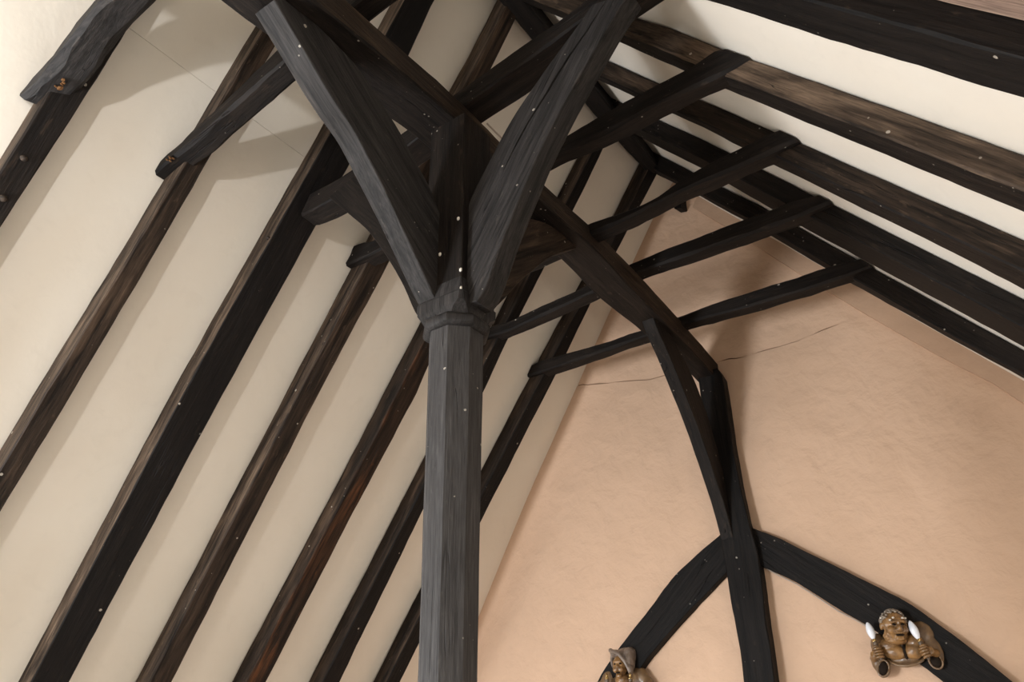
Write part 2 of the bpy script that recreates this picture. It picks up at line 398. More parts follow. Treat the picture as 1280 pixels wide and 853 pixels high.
def coat_y(x, z):
    zt = ledge(x); e = math.exp(-max(0.0, zt - z) / 0.018)
    fade = 0.35 if x < -0.3 else 1.0
    if x > 1.25: fade = max(0.15, 1 - (x - 1.25) * 3)
    return wall_y(x, z) + 0.020 * (1 - fade) + bulge(x, z) * (1 - 0.5 * e) + 0.010 * e * fade
build('lower_plaster', sheet_bm(xs, lambda x: ZF, lambda x: min(ledge(x), slope_top(x) + 0.03), 60, coat_y, 0.10), PINK, None, g, 60)
# faint crack ridges and the painted verge board against the right slope
BT = [(.10, 1.70, 1.87), (.215, 1.565, 1.755), (.6, 1.055, 1.27), (1.0, .50, .76), (1.45, -.09, .19), (1.8, -.53, -.285), (2.1, -.87, -.68), (2.26, -1.10, -.88), (2.7, -1.62, -1.45)]
def verge_bm():
    bm = bmesh.new(); rings = []
    for x in frange(.10, 2.7, 0.05):
        lo = lerp_tab([(a, b) for a, b, c in BT], x); hi = slope_top(x) + 0.01
        lo += 0.006 * noise.noise(Vector((x * 7, 1, 0))); y = YW - 0.012 + 0.004 * noise.noise(Vector((x * 3, 5, 0)))
        rings.append([bm.verts.new(p) for p in ((x, y, lo), (x, y - 0.002, (lo + hi) / 2), (x, y, hi), (x, YW + 0.05, hi), (x, YW + 0.05, lo))])
    for a, b in zip(rings, rings[1:]):
        for k in range(5): bm.faces.new((a[k], a[(k+1) % 5], b[(k+1) % 5], b[k]))
    bm.faces.new(rings[0]); bm.faces.new(rings[-1][::-1]); return bm
tag(build('trim_1', verge_bm(), PINKB), kind='structure')

# rafters ------------------------------------------------------------
def rafter_st(side, rows):
    out = []
    for z, ya, yb in rows:
        x = lx(z) if side < 0 else rx(z); d = (DL if side < 0 else DR) - 0.004
        # keep the upper arris on the plaster, square to the slope below the ridge
        k = (WL if side < 0 else WR) / H
        sh = 0.0 if z > 1.75 else 1.0
        cz = d * (1 / (1 + k * k)) if sh else d        # foot of the perpendicular
        cx = -side * 0 + (d * k / (1 + k * k)) * (1 if side > 0 else -1) if sh else 0.0
        out.append([(x, ya, z), (x, yb, z), (x + cx, yb, z + cz * (k * k if False else 1)) , (x + cx, ya, z + cz)])
    return out
def perp(side, rows):
    k = WL if side < 0 else WR; d = (DL if side < 0 else DR) - 0.004
    s = math.atan2(H, k); off = d * math.cos(s)
    out = []
    for z, ya, yb in rows:
        x = lx(z) if side < 0 else rx(z)
        if z > 1.75: dx, dz = 0.0, d
        else: dx, dz = side * off * math.sin(s), off * math.cos(s)
        out.append([(x, ya, z), (x, yb, z), (x + dx, yb, z + dz), (x + dx, ya, z + dz)])
    return out
LLAB = {
 'A': ('dark rafter of the left slope below the fat collar end, with two wooden pegs', OAK),
 'B': ('brown-edged left slope rafter under the collar with the splintered orange end', OAK_B),
 'C': ('broadest left slope rafter, with a wide jet black underside and brown front edge', OAK_D),
 'D': ('brown left slope rafter under the short knobbly collar end beside the post', OAK_B),
 'E': ('orange-streaked brown left slope rafter running down to the left of the post capital', OAK_O),
 'F': ('black left slope rafter that passes directly behind the octagonal post', OAK_D),
 'G': ('last left slope rafter, nearest the pink gable wall, under the farthest collar', OAK_D)}
RLAB = {
 'A': ('right slope rafter nearest the viewer, past the top of the view', OAK),
 'B': ('right slope rafter second nearest the viewer, past the top of the view', OAK),
 'C': ('very broad black rafter of the right slope in the top right corner', OAK_D),
 'D': ('brown weathered right slope rafter with a pale split, at the first collar end', OAK),
 'E': ('right slope rafter at the second collar end, black with a brown upper face', OAK),
 'F': ('wide black right slope rafter second from the gable, under the third collar end', OAK_D),
 'G': ('right slope rafter closest to the pink gable, edged by a thin white strip', OAK_D)}
RO = {}
for i, k in enumerate('ABCDEFG'):
    rows = RL[k]
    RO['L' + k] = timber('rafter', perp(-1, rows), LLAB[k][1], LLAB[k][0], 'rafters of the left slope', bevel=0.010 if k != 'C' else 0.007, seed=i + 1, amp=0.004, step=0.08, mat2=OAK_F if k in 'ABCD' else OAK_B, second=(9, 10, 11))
for i, k in enumerate('ABCDEFG'):
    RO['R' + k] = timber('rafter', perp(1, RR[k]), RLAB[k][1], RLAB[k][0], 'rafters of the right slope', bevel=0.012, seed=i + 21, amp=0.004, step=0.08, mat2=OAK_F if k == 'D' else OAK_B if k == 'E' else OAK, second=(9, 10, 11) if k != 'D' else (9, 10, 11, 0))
def peg(parent, p, n, r):
    bm = bmesh.new(); ell(bm, (0, 0, 0), (r, r, r * 0.8), sub=2)
    w = frame(Vector(p), Vector(p) + Vector(n)); bm.transform(Matrix.Translation(Vector(p)))
    build('peg', bm, PEGM, Matrix.Translation(Vector(p)), parent, 0)
NL = (H / math.hypot(H, WL), 0, -WL / math.hypot(H, WL))
peg(RO['LA'], (-1.562, -1.456, -0.543), NL, 0.020); peg(RO['LA'], (-1.686, -1.442, -0.731), NL, 0.022)
peg(RO['LC'], (lx(-.30) - .02, -0.078, -0.27), NL, 0.016)

# collars ------------------------------------------------------------
def collar(rows, yl, yr, mat, label, seed, bevel=0.024, amp=0.006, grow=0.009):
    """rows (x, ztop, zbot); yl, yr: front and back faces at the left and right eaves; ends cut to the plaster slope"""
    st = []; n = len(rows)
    for i, (x, zt, zb) in enumerate(rows):
        zt += grow; zb -= grow; t = (x + 1.35) / 2.7
        yf = yl[0] + (yr[0] - yl[0]) * t - grow; yb = yl[1] + (yr[1] - yl[1]) * t + grow
        xt = xb = x
        if i == 0: xt, xb = lpx(zt) + 0.008, lpx(zb) + 0.008
        if i == n - 1: xt, xb = rpx(zt) - 0.008, rpx(zb) - 0.008
        st.append([(xb, yf, zb), (xb, yb, zb), (xt, yb, zt), (xt, yf, zt)])
    return timber('collar_beam', st, mat, label, GAL, curve=True, seed=seed, bevel=bevel, amp=amp, step=0.05, fine=0.003)
GAL = 'collar beams across the roof'
cA = timber('collar_beam', [[(-1.50,-1.585,-.265),(-1.46,-1.41,-.25),(-1.42,-1.42,-.14),(-1.53,-1.585,-.20)],
      [(-1.36,-1.585,-.255),(-1.36,-1.40,-.21),(-1.36,-1.42,-.09),(-1.36,-1.585,-.105)],
      [(-1.03,-1.60,-.16),(-1.03,-1.42,-.115),(-1.03,-1.42,.03),(-1.03,-1.585,.035)],
      [(-.655,-1.60,-.03),(-.655,-1.42,.02),(-.655,-1.42,.15),(-.655,-1.585,.19)],
      [(0,-1.60,.07),(0,-1.42,.10),(0,-1.42,.24),(0,-1.58,.26)],
      [(1.33,-1.60,.16),(1.33,-1.44,.16),(1.31,-1.44,.30),(1.31,-1.58,.30)]],
      OAK_G, 'thick weathered collar beam in the top left corner with a rounded end', GAL, curve=True, seed=41, bevel=0.045, amp=0.012, step=0.05, fine=0.004)
cB = collar([(-1.5,-.145,-.215),(-1.41,-.115,-.19),(-1.29,-.095,-.172),(-1.09,-.037,-.145),(-.85,.035,-.083),(-.52,.13,-.010),(0,.20,.07),(.7,.26,.13),(1.4,.29,.15)], (-.825,-.715), (-.825,-.715), OAK,
      'collar beam with a splintered orange end left of the front brace', 42, 0.02, 0.006)
cC = timber('collar_beam', [[(-1.262,.02,-.09),(-1.262,.15,-.10),(-1.19,.15,.03),(-1.19,.01,.035)],
      [(-1.15,.0,-.125),(-1.15,.15,-.13),(-1.12,.15,.03),(-1.12,.0,.03)],
      [(-.9,-.01,-.135),(-.9,.15,-.14),(-.87,.15,.03),(-.87,-.01,.015)],
      [(-.4,-.03,-.09),(-.4,.15,-.08),(-.4,.15,.06),(-.4,-.03,.05)],
      [(.06,-.04,-.01),(.06,.14,0),(.06,.14,.13),(.06,-.05,.12)],
      [(.42,-.05,.04),(.42,.14,.042),(.42,.14,.18),(.42,-.06,.165)],
      [(.9,-.06,.11),(.9,.14,.12),(.9,.14,.26),(.9,-.07,.22)],
      [(rpx(.19)-.02,-.06,.19),(rpx(.19)-.02,.14,.19),(rpx(.32)-.02,.14,.32),(rpx(.32)-.02,-.06,.32)]],
      OAK, 'heavy squared collar beam carried on the post head by the left and right braces', GAL, curve=True, seed=43, bevel=0.014, amp=0.006, step=0.06)
cD = collar([(-1.45,.03,-.09),(-1.37,.045,-.095),(-1.28,.035,-.10),(-1.13,.005,-.095),(-.5,.05,-.04),(.22,.09,.015),(.47,.108,-.003),(.68,.128,-.014),(1.03,.15,.012),(1.27,.165,.01),(1.38,.185,.01),(1.42,.165,.02)], (.60,.73), (.60,.71), OAK,
      'collar beam behind the crown post, its far right end on the brown rafter', 44)
cE = collar([(-1.38,.03,-.08),(-1.1,.02,-.08),(-.4,.03,-.06),(.15,.034,-.051),(.35,.018,-.05),(.61,.0,-.034),(.87,.074,-.018),(1.1,.09,-.02),(1.35,.105,-.025),(1.45,.10,-.01)], (1.40,1.52), (1.32,1.44), OAK,
      'second of the three slim collars right of the post, third from the gable', 45)
cF = collar([(-1.35,.05,-.005),(-1.23,.052,-.028),(-1.05,.042,-.035),(-.7,.065,-.015),(-.3,.09,.008),(.1,.122,.034),(.5,.122,.015),(.85,.118,-.002),(1.15,.108,-.015),(1.36,.098,-.022),(1.47,.075,-.01)], (2.12,2.235), (2.035,2.155), OAK,
      'slim bowed collar second from the gable, in front of the pink wall', 46)
cG = collar([(-1.36,.035,-.055),(-1.25,.042,-.062),(-1.0,.033,-.057),(-.6,.018,-.05),(-.22,.013,-.045),(.12,.033,-.04),(.4,.036,-.058),(.7,.034,-.078),(1.05,.028,-.086),(1.38,.018,-.09),(1.49,.01,-.075)], (2.875,3.0), (2.86,2.98), OAK,
      'last collar beam before the gable, lowest of the slim collars in the view', 47)
def splinter(par, c, r, rot):
    bm = bmesh.new(); rng = random.Random(int(abs(c[0]) * 1000))
    for k in range(7):
        ell(bm, Vector(c) + Vector((rng.uniform(-1, 1) * r, rng.uniform(-.4, .4) * r, rng.uniform(-1, 1) * r)), (r * .7, r * .35, r * .22), ((0, 1, 0), rot + rng.uniform(-.5, .5)), 1)
    tag(build('splinter', bm, SPLIT, Matrix.Translation(Vector(c)), par, 30), 'orange broken wood on the beam end')
splinter(cB, (-1.372, -.838, -.205), .024, .5); splinter(cA, (-1.295, -1.50, -.235), .028, .4); splinter(cD, (1.335, .63, .03), .022, -.3)

# purlin -------------------------------------------------------------
timber('collar_purlin', [[(-.26,-2.6,-.34),(.15,-2.6,-.34),(.13,-2.6,-.14),(-.26,-2.6,-.14)],
      [(-.187,-1.35,-.30),(.14,-1.35,-.30),(.13,-1.35,-.115),(-.187,-1.35,-.10)],
      [(-.177,-1.05,-.28),(.14,-1.05,-.28),(.13,-1.05,-.095),(-.177,-1.05,-.08)],
      [(-.155,-.45,-.19),(.132,-.45,-.19),(.13,-.45,-.03),(-.155,-.45,-.02)],
      [(-.138,-.1,-.165),(.13,-.1,-.165),(.13,-.15,-.003),(-.138,-.1,.0)],
      [(-.12,.76,-.16),(.125,.76,-.16),(.13,.76,-.005),(-.12,.76,.01)],
      [(-.107,1.36,-.16),(.145,1.36,-.16),(.135,1.36,.028),(-.107,1.36,.03)],
      [(-.13,1.9,-.17),(.13,1.9,-.17),(.13,1.98,.038),(-.13,1.9,.04)],
      [(-.09,2.45,-.20),(.13,2.45,-.20),(.13,2.78,-.014),(-.09,2.45,.02)],
      [(-.05,3.0,-.23),(.13,3.0,-.23),(.13,3.1,-.04),(-.06,3.0,-.03)],
      [(-.03,YW+.04,-.29),(.13,YW+.04,-.29),(.13,YW+.04,-.10),(-.03,YW+.04,-.10)]],
      OAK, 'long black purlin running under the collars from the post to the gable', None, curve=True, seed=51, bevel=0.012, amp=0.004, step=0.06, mat2=OAK_B, second=(4, 5))
timber('ridge_beam', [[(-.075,-3.5,1.72),(.075,-3.5,1.72),(.06,-3.5,1.92),(-.06,-3.5,1.92)],
      [(-.08,0.6,1.72),(.08,0.6,1.72),(.06,0.6,1.92),(-.06,0.6,1.92)],
      [(-.08,2.2,1.74),(.08,2.2,1.74),(.05,2.2,1.96),(-.05,2.2,1.96)],
      [(-.06,3.06,1.78),(.07,3.06,1.78),(.04,3.06,1.98),(-.04,3.06,1.98)]],
      OAK_D, 'dark ridge piece between the rafter heads at the top of the roof', None, seed=52, bevel=0.015, amp=0.006)
timber('ridge_stub', [[(.0,YW-.16,1.60),(.07,YW-.16,1.585),(.085,YW-.17,1.75),(-.01,YW-.17,1.75)],
      [(.01,YW-.02,1.64),(.08,YW-.02,1.63),(.085,YW-.02,1.80),(-.01,YW-.02,1.80)],
      [(.01,YW+.03,1.66),(.08,YW+.03,1.66),(.085,YW+.03,1.80),(-.01,YW+.03,1.80)]],
      OAK_D, 'small broken stub of timber hanging at the peak of the pink gable', None, seed=53, bevel=0.012, amp=0.012, step=0.03)

# crown post -----------------------------------------------------------
PX, PY = 0.078, 0.002
post = link('crown_post', None, Matrix.Translation((PX, PY, ZF)))
tag(post, 'octagonal dark oak crown post with moulded capital standing in the middle', 'post')
def poly_tube(rings, n):
    bm = bmesh.new(); vr = []
    for r in rings: vr.append([bm.verts.new(p) for p in r])
    for a, b in zip(vr, vr[1:]):
        for k in range(n): bm.faces.new((a[k], a[(k+1) % n], b[(k+1) % n], b[k]))
    bm.faces.new(vr[0][::-1]); bm.faces.new(vr[-1]); return bm
def octo(z, f, cut=0.414, amp=0.0, seed=0):
    """ring of an octagon with half width f across flats, cut = half flat / f"""
    c = f * cut; pts = [(f,-c),(f,c),(c,f),(-c,f),(-f,c),(-f,-c),(-c,-f),(c,-f)]
    out = []
    for i, (x, y) in enumerate(pts):
        d = noise.noise_vector(Vector((x * 9, y * 9, z * 4 + seed))) * amp + noise.noise_vector(Vector((x * 3, y * 3, z * 1.1 + seed))) * amp
        out.append(Vector((PX + x + d.x, PY + y + d.y, z)))
    return out
zs = frange(ZF, -1.455, 0.05)
w = Matrix(((0,0,1,PX),(0,1,0,PY),(-1,0,0,ZF),(0,0,0,1)))      # local X runs along the shaft
def upframe(z): return Matrix(((0,0,-1,PX),(0,1,0,PY),(1,0,0,z),(0,0,0,1)))
build('shaft', poly_tube([octo(z, 0.108 + 0.015 * min(1, max(0, (z + 3.2) / 1.7)), amp=0.0022) for z in zs], 8), OAK_P, upframe(ZF), post, 20)
rr = []
for t in range(9):
    a = -math.pi / 2 + math.pi * t / 8
    rr.append(octo(-1.437 + 0.033 * math.sin(a), 0.128 + 0.026 * math.cos(a), amp=0.002, seed=5))
build('neck_ring', poly_tube(rr, 8), OAK_G, upframe(-1.47), post, 32)
cap = [octo(z, f, c, 0.0015, 8) for z, f, c in ((-1.412, .128, .55), (-1.385, .136, .66), (-1.36, .142, .86), (-1.315, .142, .90), (-1.305, .134, .92), (-1.275, .132, .95), (-1.225, .122, .97))]
build('capital', poly_tube(cap, 8), OAK_G, upframe(-1.42), post, 18)
blk = [octo(z, .121 + 0.004 * math.sin(z * 5), .965, 0.0025, 3) for z in frange(-1.235, -.162, 0.05)]
build('post_head', poly_tube(blk, 8), OAK, upframe(-1.23), post, 20)
# small limewash chips left on the arris, and pegs of the joints
for p in ((PX + .118, PY - .122, -1.19), (PX + .10, PY - .128, -.88), (PX + .125, PY - .128, -1.30), (PX - .01, PY - .128, -1.05)):
    bm = bmesh.new(); ell(bm, p, (.009, .006, .013), sub=1); build('paint_chip', bm, WHITE, None, post, 0)

def brace(rows, axis, a0, a1, mat, label, seed, a0e=None, a1e=None, **kw):
    """rows: ((u,z) lower edge, (u,z) upper edge); axis 'x': runs along y at x in [a0,a1]; axis 'y': runs along x"""
    st = []
    n = len(rows)
    for i, ((u0, z0), (u1, z1)) in enumerate(rows):
        t = i / (n - 1); p, q = a0, a1
        if a0e is not None: p, q = a0 + (a0e - a0) * t, a1 + (a1e - a1) * t
        if axis == 'x': st.append([(p, u0, z0), (q, u0, z0), (q, u1, z1), (p, u1, z1)])
        else: st.append([(u0, p, z0), (u0, q, z0), (u1, q, z1), (u1, p, z1)])
    return timber('brace', st, mat, label, 'braces of the roof posts', cat='brace', curve=True, seed=seed, bevel=kw.get('bevel', 0.006), amp=0.003, step=0.05, fine=0.0012, groove=kw.get('groove'))
brace([((-.09,-1.335),(-.09,-.83)),((-.17,-1.262),(-.13,-.77)),((-.36,-1.055),(-.21,-.665)),((-.53,-.885),(-.40,-.51)),((-.71,-.715),(-.55,-.41)),((-.86,-.625),(-.72,-.315)),((-1.0,-.530),(-.90,-.28)),((-1.255,-.345),(-1.19,-.26))], 'x', -.052, .05, OAK_G,
      'front brace rising from the post to the near purlin, with a pale underside', 61, -.085, .045)
brace([((.205,-1.36),(.19,-1.30)),((.29,-1.34),(.19,-1.0)),((.424,-1.046),(.20,-.76)),((.55,-.80),(.36,-.50)),((.677,-.578),(.50,-.31)),((.86,-.31),(.70,-.10)),((1.087,-.02),(.88,.06)),((1.20,.10),(.98,.16))], 'y', -.075, .05, OAK_G,
      'right brace rising from the post to the heavy collar, long crack down its face', 62, groove=(3, .42, .012, .04, .42, 1.0))
brace([((-.04,-1.33),(-.04,-.80)),((-.13,-1.30),(-.05,-.72)),((-.24,-1.08),(-.14,-.62)),((-.35,-.88),(-.22,-.54)),((-.54,-.59),(-.36,-.36)),((-.72,-.38),(-.56,-.24)),((-.92,-.16),(-.72,-.10))], 'y', -.045, .07, OAK,
      'left brace half hidden behind the front brace, under the heavy collar', 63)
brace([((.11,-1.34),(.11,-.85)),((.25,-1.22),(.18,-.72)),((.404,-1.06),(.27,-.62)),((.594,-.822),(.42,-.48)),((.74,-.66),(.58,-.37)),((.90,-.49),(.78,-.25)),((1.08,-.33),(1.0,-.17)),((1.30,-.165),(1.27,-.145))], 'x', -.065, .05, OAK_B,
      'back brace from the post to the far purlin with a curved brown side', 64)

# gable end post, its brace and the arched braces on the wall ---------
gp = timber('gable_post', [[(-.005,YW-.14,ZF),(.21,YW-.14,ZF),(.20,YW+.03,ZF),(-.005,YW+.03,ZF)],
      [(.0,YW-.14,-2.7),(.222,YW-.14,-2.7),(.212,YW+.03,-2.7),(.0,YW+.03,-2.7)],
      [(-.015,YW-.14,-1.9),(.25,YW-.13,-1.9),(.238,YW+.03,-1.9),(-.015,YW+.03,-1.9)],
      [(-.018,YW-.14,-1.55),(.225,YW-.14,-1.55),(.20,YW+.03,-1.55),(-.018,YW+.03,-1.55)],
      [(-.01,YW-.15,-1.03),(.20,YW-.14,-1.03),(.187,YW+.03,-1.03),(-.01,YW+.03,-1.03)],
      [(-.01,YW-.16,-.30),(.20,YW-.15,-.30),(.19,YW+.03,-.30),(-.01,YW+.03,-.30)],
      [(-.01,YW-.16,-.22),(.17,YW-.15,-.22),(.16,YW+.03,-.22),(-.01,YW+.03,-.22)]],
      OAK_D, 'rough black post standing against the pink gable under the purlin end', None, cat='post', curve=True, seed=71, bevel=0.01, amp=0.008, step=0.06, fine=0.003)
brace([((2.38,-.17),(2.66,-.18)),((2.47,-.29),(2.83,-.27)),((2.62,-.43),(3.02,-.40)),((2.83,-.66),(3.18,-.56)),((3.06,-.93),(3.32,-.77)),((3.28,-1.26),(3.46,-1.08)),((3.42,-1.52),(3.53,-1.36)),((3.50,-1.76),(3.57,-1.62))], 'x', -.01, .09, OAK,
      'curved brace dropping from the purlin to the black post on the gable', 65, -.015, .085)
def arch(rows, label, seed, y0, y1):
    st = [[(xl, y0, zl), (xl, y1, zl), (xu, y1, zu), (xu, y0, zu)] for (xl, zl), (xu, zu) in rows]
    return timber('arched_brace', st, OAK_D, label, 'arched braces on the gable', cat='brace', curve=True, seed=seed, bevel=0.006, amp=0.006, step=0.05, fine=0.0025)
arch([((.0,-1.88),(.0,-1.585)),((-.052,-1.923),(-.053,-1.62)),((-.23,-2.05),(-.26,-1.735)),((-.421,-2.193),(-.506,-1.904)),((-.63,-2.36),(-.76,-2.15)),((-.814,-2.52),(-1.01,-2.372)),((-1.0,-2.74),(-1.237,-2.615)),((-1.2,-3.02),(-1.45,-2.90))],
     'left arched brace against the pink gable, running down to the hooded figure', 72, YW - .07, YW + .05)
arch([((.19,-1.86),(.19,-1.585)),((.239,-1.903),(.25,-1.62)),((.474,-2.054),(.43,-1.735)),((.727,-2.27),(.70,-1.93)),((.92,-2.42),(1.0,-2.14)),((1.12,-2.62),(1.22,-2.31)),((1.30,-2.81),(1.45,-2.56)),((1.5,-3.06),(1.70,-2.86))],
     'right arched brace against the pink gable, behind the laughing figure', 73, YW - .07, YW + .05)
# thin things: cable under the right arch, batten beside the broad right rafter
def cable(pts, r, label):
    o = build('cable', tube_bm(pts, r, 6), CABLE, Matrix.Translation(Vector(pts[0])), None, 0); tag(o, label, 'cable'); return o
cable([(.245, YW-.04, -1.905), (.35, YW-.035, -1.985), (.474, YW-.03, -2.068), (.6, YW-.03, -2.175), (.727, YW-.03, -2.29), (.83, YW-.03, -2.36), (.93, YW-.035, -2.44), (.96, YW-.05, -2.48)], .0045,
      'thin pale cable following the lower edge of the right arched brace to the lamp')
cable([(.14, .16, .012), (.145, .34, .005), (.142, .50, .004), (.145, .60, .004)], .006, 'short cable lying along the top of the purlin behind the post')
bt = []
for z in (-2.6, -1.6, -.6, .4):
    n = Vector((-H, 0, -WR)).normalized()
    bt.append([tuple(Vector((rpx(z), y, z)) + n * o) for y, o in ((-.43, .022), (-.245, .022), (-.245, .002), (-.43, .002))])
timber('batten', bt, BATTEN, 'pale brown board beside the broad rafter in the top right corner', None, cat='board', seed=81, bevel=0.004, amp=0.001, fine=0.001)

# carved wall-lamp figures on the gable --------------------------------
REM = lambda v, it=4: (('REMESH', dict(mode='VOXEL', voxel_size=v, use_smooth_shade=True)), ('SMOOTH', dict(factor=0.5, iterations=it)))
def blob(name, parts, mat, world, parent, vox=0.006, it=3, tf=None, tubes=()):
    bm = bmesh.new()
    for p in parts: ell(bm, p[0], p[1], p[2] if len(p) > 2 else None)
    for pts, r in tubes: tube_bm(pts, r, 10, bm)
    if tf is not None: bm.transform(tf)
    return build(name, bm, mat, world, parent, 0, REM(vox, it))
def solid(name, parts, mat, world, parent, tf=None, sub=2):
    bm = bmesh.new()
    for p in parts: ell(bm, p[0], p[1], p[2] if len(p) > 2 else None, sub)
    if tf is not None: bm.transform(tf)
    return build(name, bm, mat, world, parent, 0)
def lathe(name, base, tip, prof, mat, parent, sides=14):
    """prof: (t along base->tip, radius)"""
    base, tip = Vector(base), Vector(tip)
    bm = tube_bm([base.lerp(tip, t) for t, r in prof], [max(r, 0.0006) for t, r in prof], sides)
    return build(name, bm, mat, Matrix.Translation(base), parent, 40)
FLAME = [(0, .009), (.05, .012), (.12, .017), (.24, .022), (.38, .0255), (.52, .026), (.68, .023), (.82, .0175), (.92, .0115), (.98, .0055), (1.0, .001)]
def hand(parent, c, side, axis, mat=SKIN):
    """a fist closed around a candle holder: palm, four bent fingers, thumb"""
    c = Vector(c); up = Vector(axis).normalized(); fw = Vector((0, -1, 0)); fw = (fw - up * fw.dot(up)).normalized(); rt = fw.cross(up) * -1
    s = side            # +1: palm lies towards +x of the stick
    L = lambda a, b, h: c + rt * (a * s) + fw * b + up * h
    tubes = [([L(.055, -.05, -.02), L(.04, -.02, -.008), L(.03, 0, 0)], [.026, .026, .028])]
    h = blob('hand', [(L(.026, -.002, 0), (.022, .024, .034))], mat, Matrix.Translation(c), parent, .0035, 2, None, tubes)
    for k in range(4):
        z = .027 - .0175 * k; ln = (0.95, 1.05, 1.0, 0.82)[k]
        pts = [L(.026, .018, z), L(.012, .030 * ln, z), L(-.008, .031 * ln, z - .001), L(-.022 * ln, .020, z - .002), L(-.024 * ln, .006, z - .002)]
        build('finger', tube_bm(pts, [.0095, .0095, .009, .0085, .0065], 8), mat, Matrix.Translation(L(.02, .02, z)), h, 0)
    build('thumb', tube_bm([L(.026, .002, .028), L(.016, .018, .040), L(0, .027, .042), L(-.012, .025, .040)], [.011, .0105, .009, .0065], 8), mat, Matrix.Translation(L(.02, 0, .03)), h, 0)
    return h
def lamp_arm(parent, hc, side, base, tip, bulb=True, hmat=SKIN):
    base, tip, hc = Vector(base), Vector(tip), Vector(hc)
    ax = (tip - base).normalized()
    foot = base - ax * ((base - hc).length + .045)
    hand(parent, base - ax * (base - hc).length, side, ax, hmat)
    lathe('candle_holder', foot, base, [(0, .008), (.1, .012), (.5, .0125), (.8, .015), (.92, .017), (1.0, .014)], STICK, parent)
    lathe('lamp_socket', base - ax * .004, base + ax * .018, [(0, .013), (.3, .0145), (.5, .011), (.7, .0135), (1, .010)], BRASS, parent)
    if bulb: tag(lathe('candle_bulb', base + ax * .014, tip, FLAME, BULB, parent), 'frosted white candle bulb')
    else: lathe('lamp_tip', base + ax * .014, base + ax * .045, [(0, .009), (.4, .010), (.7, .006), (1, .001)], BRASS, parent)

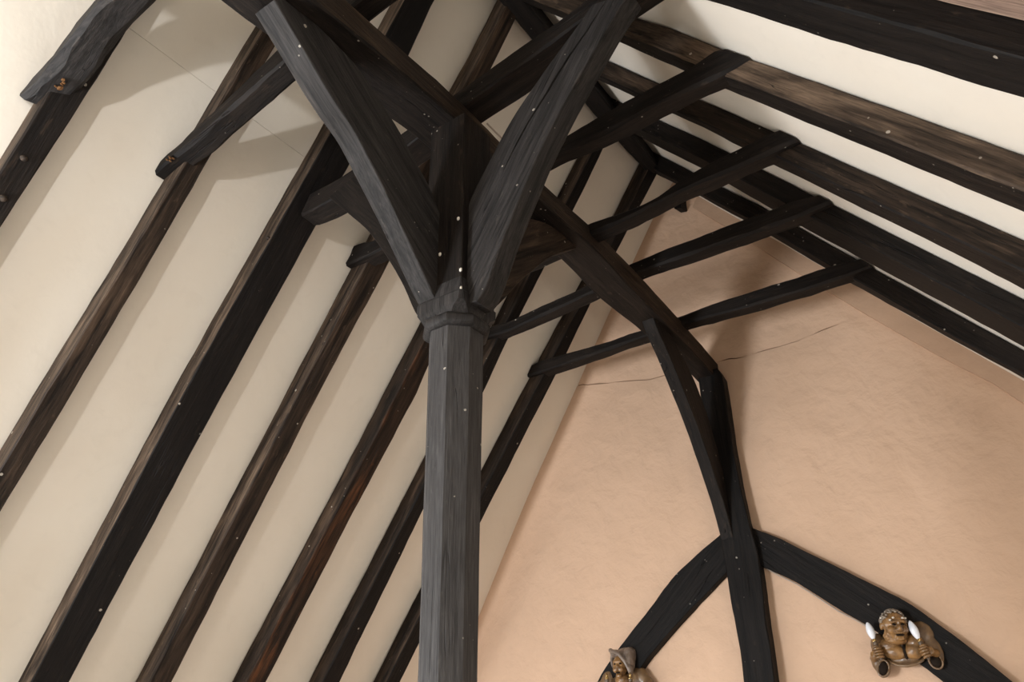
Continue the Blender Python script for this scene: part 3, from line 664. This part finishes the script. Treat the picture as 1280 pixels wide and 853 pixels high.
def friar():
    y = YW - .0
    root = link('wall_lamp_figure', None, Matrix.Translation((1.09, YW - .05, -2.69)))
    tag(root, 'carved laughing bald man holding two white candle bulbs, at the right arch', 'wall lamp')
    w = Matrix.Translation((1.09, YW - .06, -2.6))
    blob('robe', [((1.09, y-.03, -2.56), (.165, .07, .115)), ((.955, y-.05, -2.545), (.062, .065, .085)), ((1.225, y-.05, -2.50), (.085, .06, .095)),
                  ((1.27, y-.045, -2.585), (.062, .055, .115), ((0, 1, 0), -.35)), ((1.275, y-.055, -2.665), (.048, .055, .055), ((0, 1, 0), -.2)),
                  ((.925, y-.055, -2.63), (.050, .06, .085), ((0, 1, 0), .1)), ((.945, y-.06, -2.69), (.046, .055, .060), ((0, 1, 0), .35)),
                  ((1.10, y-.05, -2.645), (.115, .06, .042))], ROBE, w, root, .007, 4)
    # two halves of the open cape on the chest
    blob('cape', [((1.045, y-.105, -2.595), (.078, .042, .052), ((0, 1, 0), .25)), ((1.02, y-.10, -2.555), (.07, .045, .05))], SKIN, w, root, .005, 3)
    blob('cape', [((1.165, y-.105, -2.60), (.062, .042, .055), ((0, 1, 0), -.35)), ((1.18, y-.095, -2.55), (.06, .045, .055))], SKIN, w, root, .005, 3)
    solid('neck_opening', [((1.112, y-.108, -2.60), (.014, .03, .05))], DARKC, w, root)
    build('hem', tube_bm([(.985, y-.07, -2.635), (1.01, y-.09, -2.66), (1.05, y-.105, -2.68), (1.105, y-.11, -2.688), (1.16, y-.105, -2.68), (1.20, y-.09, -2.66), (1.22, y-.07, -2.635)], .010, 8), ROBE, w, root, 0)
    for cx, cz, rx_, rz_, ro in ((.952, -2.69, .030, .046, .35), (1.278, -2.672, .032, .042, -.3)):
        solid('sleeve_hollow', [((cx, y-.098, cz), (rx_, .022, rz_), ((0, 1, 0), ro))], DARKC, w, root)  # dark solid stands in for the shaded inside of the sleeve
        ring = [(cx + (rx_ + .006) * math.cos(a) * math.cos(ro) + (rz_ + .006) * math.sin(a) * math.sin(ro), y - .104, cz + (rz_ + .006) * math.sin(a) * math.cos(ro) - (rx_ + .006) * math.cos(a) * math.sin(ro)) for a in [2 * math.pi * k / 18 for k in range(19)]]
        build('sleeve_edge', tube_bm(ring, .007, 6), ROBE, w, root, 0)
    lamp_arm(root, (.968, y-.155, -2.598), -1, (.946, y-.155, -2.527), (.925, y-.155, -2.40))
    lamp_arm(root, (1.238, y-.155, -2.622), 1, (1.222, y-.155, -2.552), (1.189, y-.155, -2.418))
    # head, turned to the right and bowed
    T = Matrix.Translation((1.088, y-.145, -2.437)) @ Matrix.Diagonal((.93, .95, .88, 1)) @ Matrix.Rotation(math.radians(32), 4, 'Z') @ Matrix.Rotation(math.radians(14), 4, 'X')
    hw = Matrix.Translation((1.088, y-.145, -2.50))
    head = blob('head', [((0, .005, .015), (.083, .088, .092)), ((0, -.012, -.055), (.080, .075, .062)), ((.042, -.060, -.028), (.032, .030, .032)), ((-.042, -.060, -.028), (.032, .030, .032)),
                 ((0, -.092, -.012), (.019, .026, .026)), ((.016, -.088, -.024), (.012, .014, .011)), ((-.016, -.088, -.024), (.012, .014, .011)), ((0, -.078, .018), (.012, .02, .03)),
                 ((.03, -.080, .034), (.030, .014, .011), ((0, 1, 0), .25)), ((-.03, -.080, .034), (.030, .014, .011), ((0, 1, 0), -.25)),
                 ((0, -.078, -.088), (.034, .022, .018)), ((0, -.084, -.047), (.036, .012, .007)), ((0, -.082, -.073), (.030, .013, .008)),
                 ((0, -.012, -.105), (.078, .066, .034)), ((0, .0, -.075), (.088, .06, .05)), ((.086, .012, -.005), (.012, .018, .03)), ((-.086, .012, -.005), (.012, .018, .03))], SKIN, hw, root, .0045, 2, T)
    solid('mouth', [((0, -.086, -.060), (.030, .013, .010))], DARKC, hw, head, T)
    for s in (-1, 1):
        solid('eye', [((s * .031, -.080, .014), (.014, .009, .008), ((0, 1, 0), s * -.25))], DARKC, hw, head, T)
    rng = random.Random(4); curls = []
    for k in range(150):
        a = rng.uniform(0, 2 * math.pi); e = rng.uniform(-.1, 1.5)
        d = Vector((math.cos(e) * math.cos(a), math.cos(e) * math.sin(a), math.sin(e)))
        if d.y < -.42 and d.z < .82: continue
        curls.append(((d.x * .084, .008 + d.y * .088, .02 + d.z * .092), (.012, .012, .010)))
    solid('hair', curls, HAIR, hw, head, T, 1)
    for p in ((-.03, -.079, .062), (.035, -.078, .058), (.06, -.062, .055), (-.05, -.07, .045), (-.085, .0, .055)):
        solid('paint_chip', [(p, (.011, .006, .008))], WHITE, hw, head, T, 1)
friar()

def hooded():
    y = YW
    root = link('wall_lamp_figure', None, Matrix.Translation((-1.0, YW - .05, -2.80)))
    tag(root, 'carved hooded figure in a draped grey veil, at the foot of the left arch', 'wall lamp')
    w = Matrix.Translation((-1.0, YW - .06, -2.65))
    blob('robe', [((-1.0, y-.03, -2.70), (.20, .08, .15)), ((-.86, y-.04, -2.62), (.075, .06, .10), ((0, 1, 0), -.5)), ((-1.16, y-.04, -2.62), (.062, .06, .10), ((0, 1, 0), .45)),
                  ((-.80, y-.045, -2.70), (.05, .06, .10)), ((-1.22, y-.045, -2.70), (.05, .06, .10))], ROBE, w, root, .008, 4)
    hd = blob('head', [((-1.0, y-.115, -2.52), (.062, .06, .082)), ((-.995, y-.175, -2.535), (.013, .018, .022)), ((-.975, y-.16, -2.555), (.024, .02, .024)), ((-1.022, y-.16, -2.555), (.024, .02, .024)), ((-1.0, y-.15, -2.60), (.028, .024, .02)),
                       ((-1.0, y-.10, -2.63), (.06, .05, .05)), ((-1.0, y-.165, -2.495), (.045, .012, .010))], SKIN, w, root, .005, 2)
    solid('mouth', [((-.998, y-.168, -2.578), (.020, .010, .006))], DARKC, w, hd)
    for s in (-1, 1): solid('eye', [((-.998 + s * .024, y-.165, -2.512), (.012, .008, .007))], DARKC, w, hd)
    blob('veil', [((-.965, y-.07, -2.455), (.095, .08, .075)), ((-.915, y-.09, -2.43), (.045, .07, .048)), ((-1.045, y-.10, -2.425), (.040, .06, .032), ((0, 1, 0), -.15)), ((-1.072, y-.12, -2.40), (.014, .035, .016)),
                  ((-.905, y-.12, -2.50), (.034, .06, .085), ((0, 1, 0), .12)), ((-.895, y-.15, -2.56), (.022, .035, .045)), ((-1.075, y-.07, -2.47), (.022, .06, .08))], VEIL, w, root, .006, 3,
         None, [([(-1.075, y-.145, -2.405), (-1.03, y-.175, -2.415), (-.975, y-.185, -2.44), (-.925, y-.18, -2.50), (-.895, y-.17, -2.57)], [.011, .014, .015, .016, .013])])
    lamp_arm(root, (-.885, y-.175, -2.70), 1, (-.887, y-.18, -2.63), (-.887, y-.19, -2.52), False)
    lamp_arm(root, (-1.112, y-.15, -2.69), -1, (-1.107, y-.155, -2.615), (-1.105, y-.16, -2.50), False)
hooded()
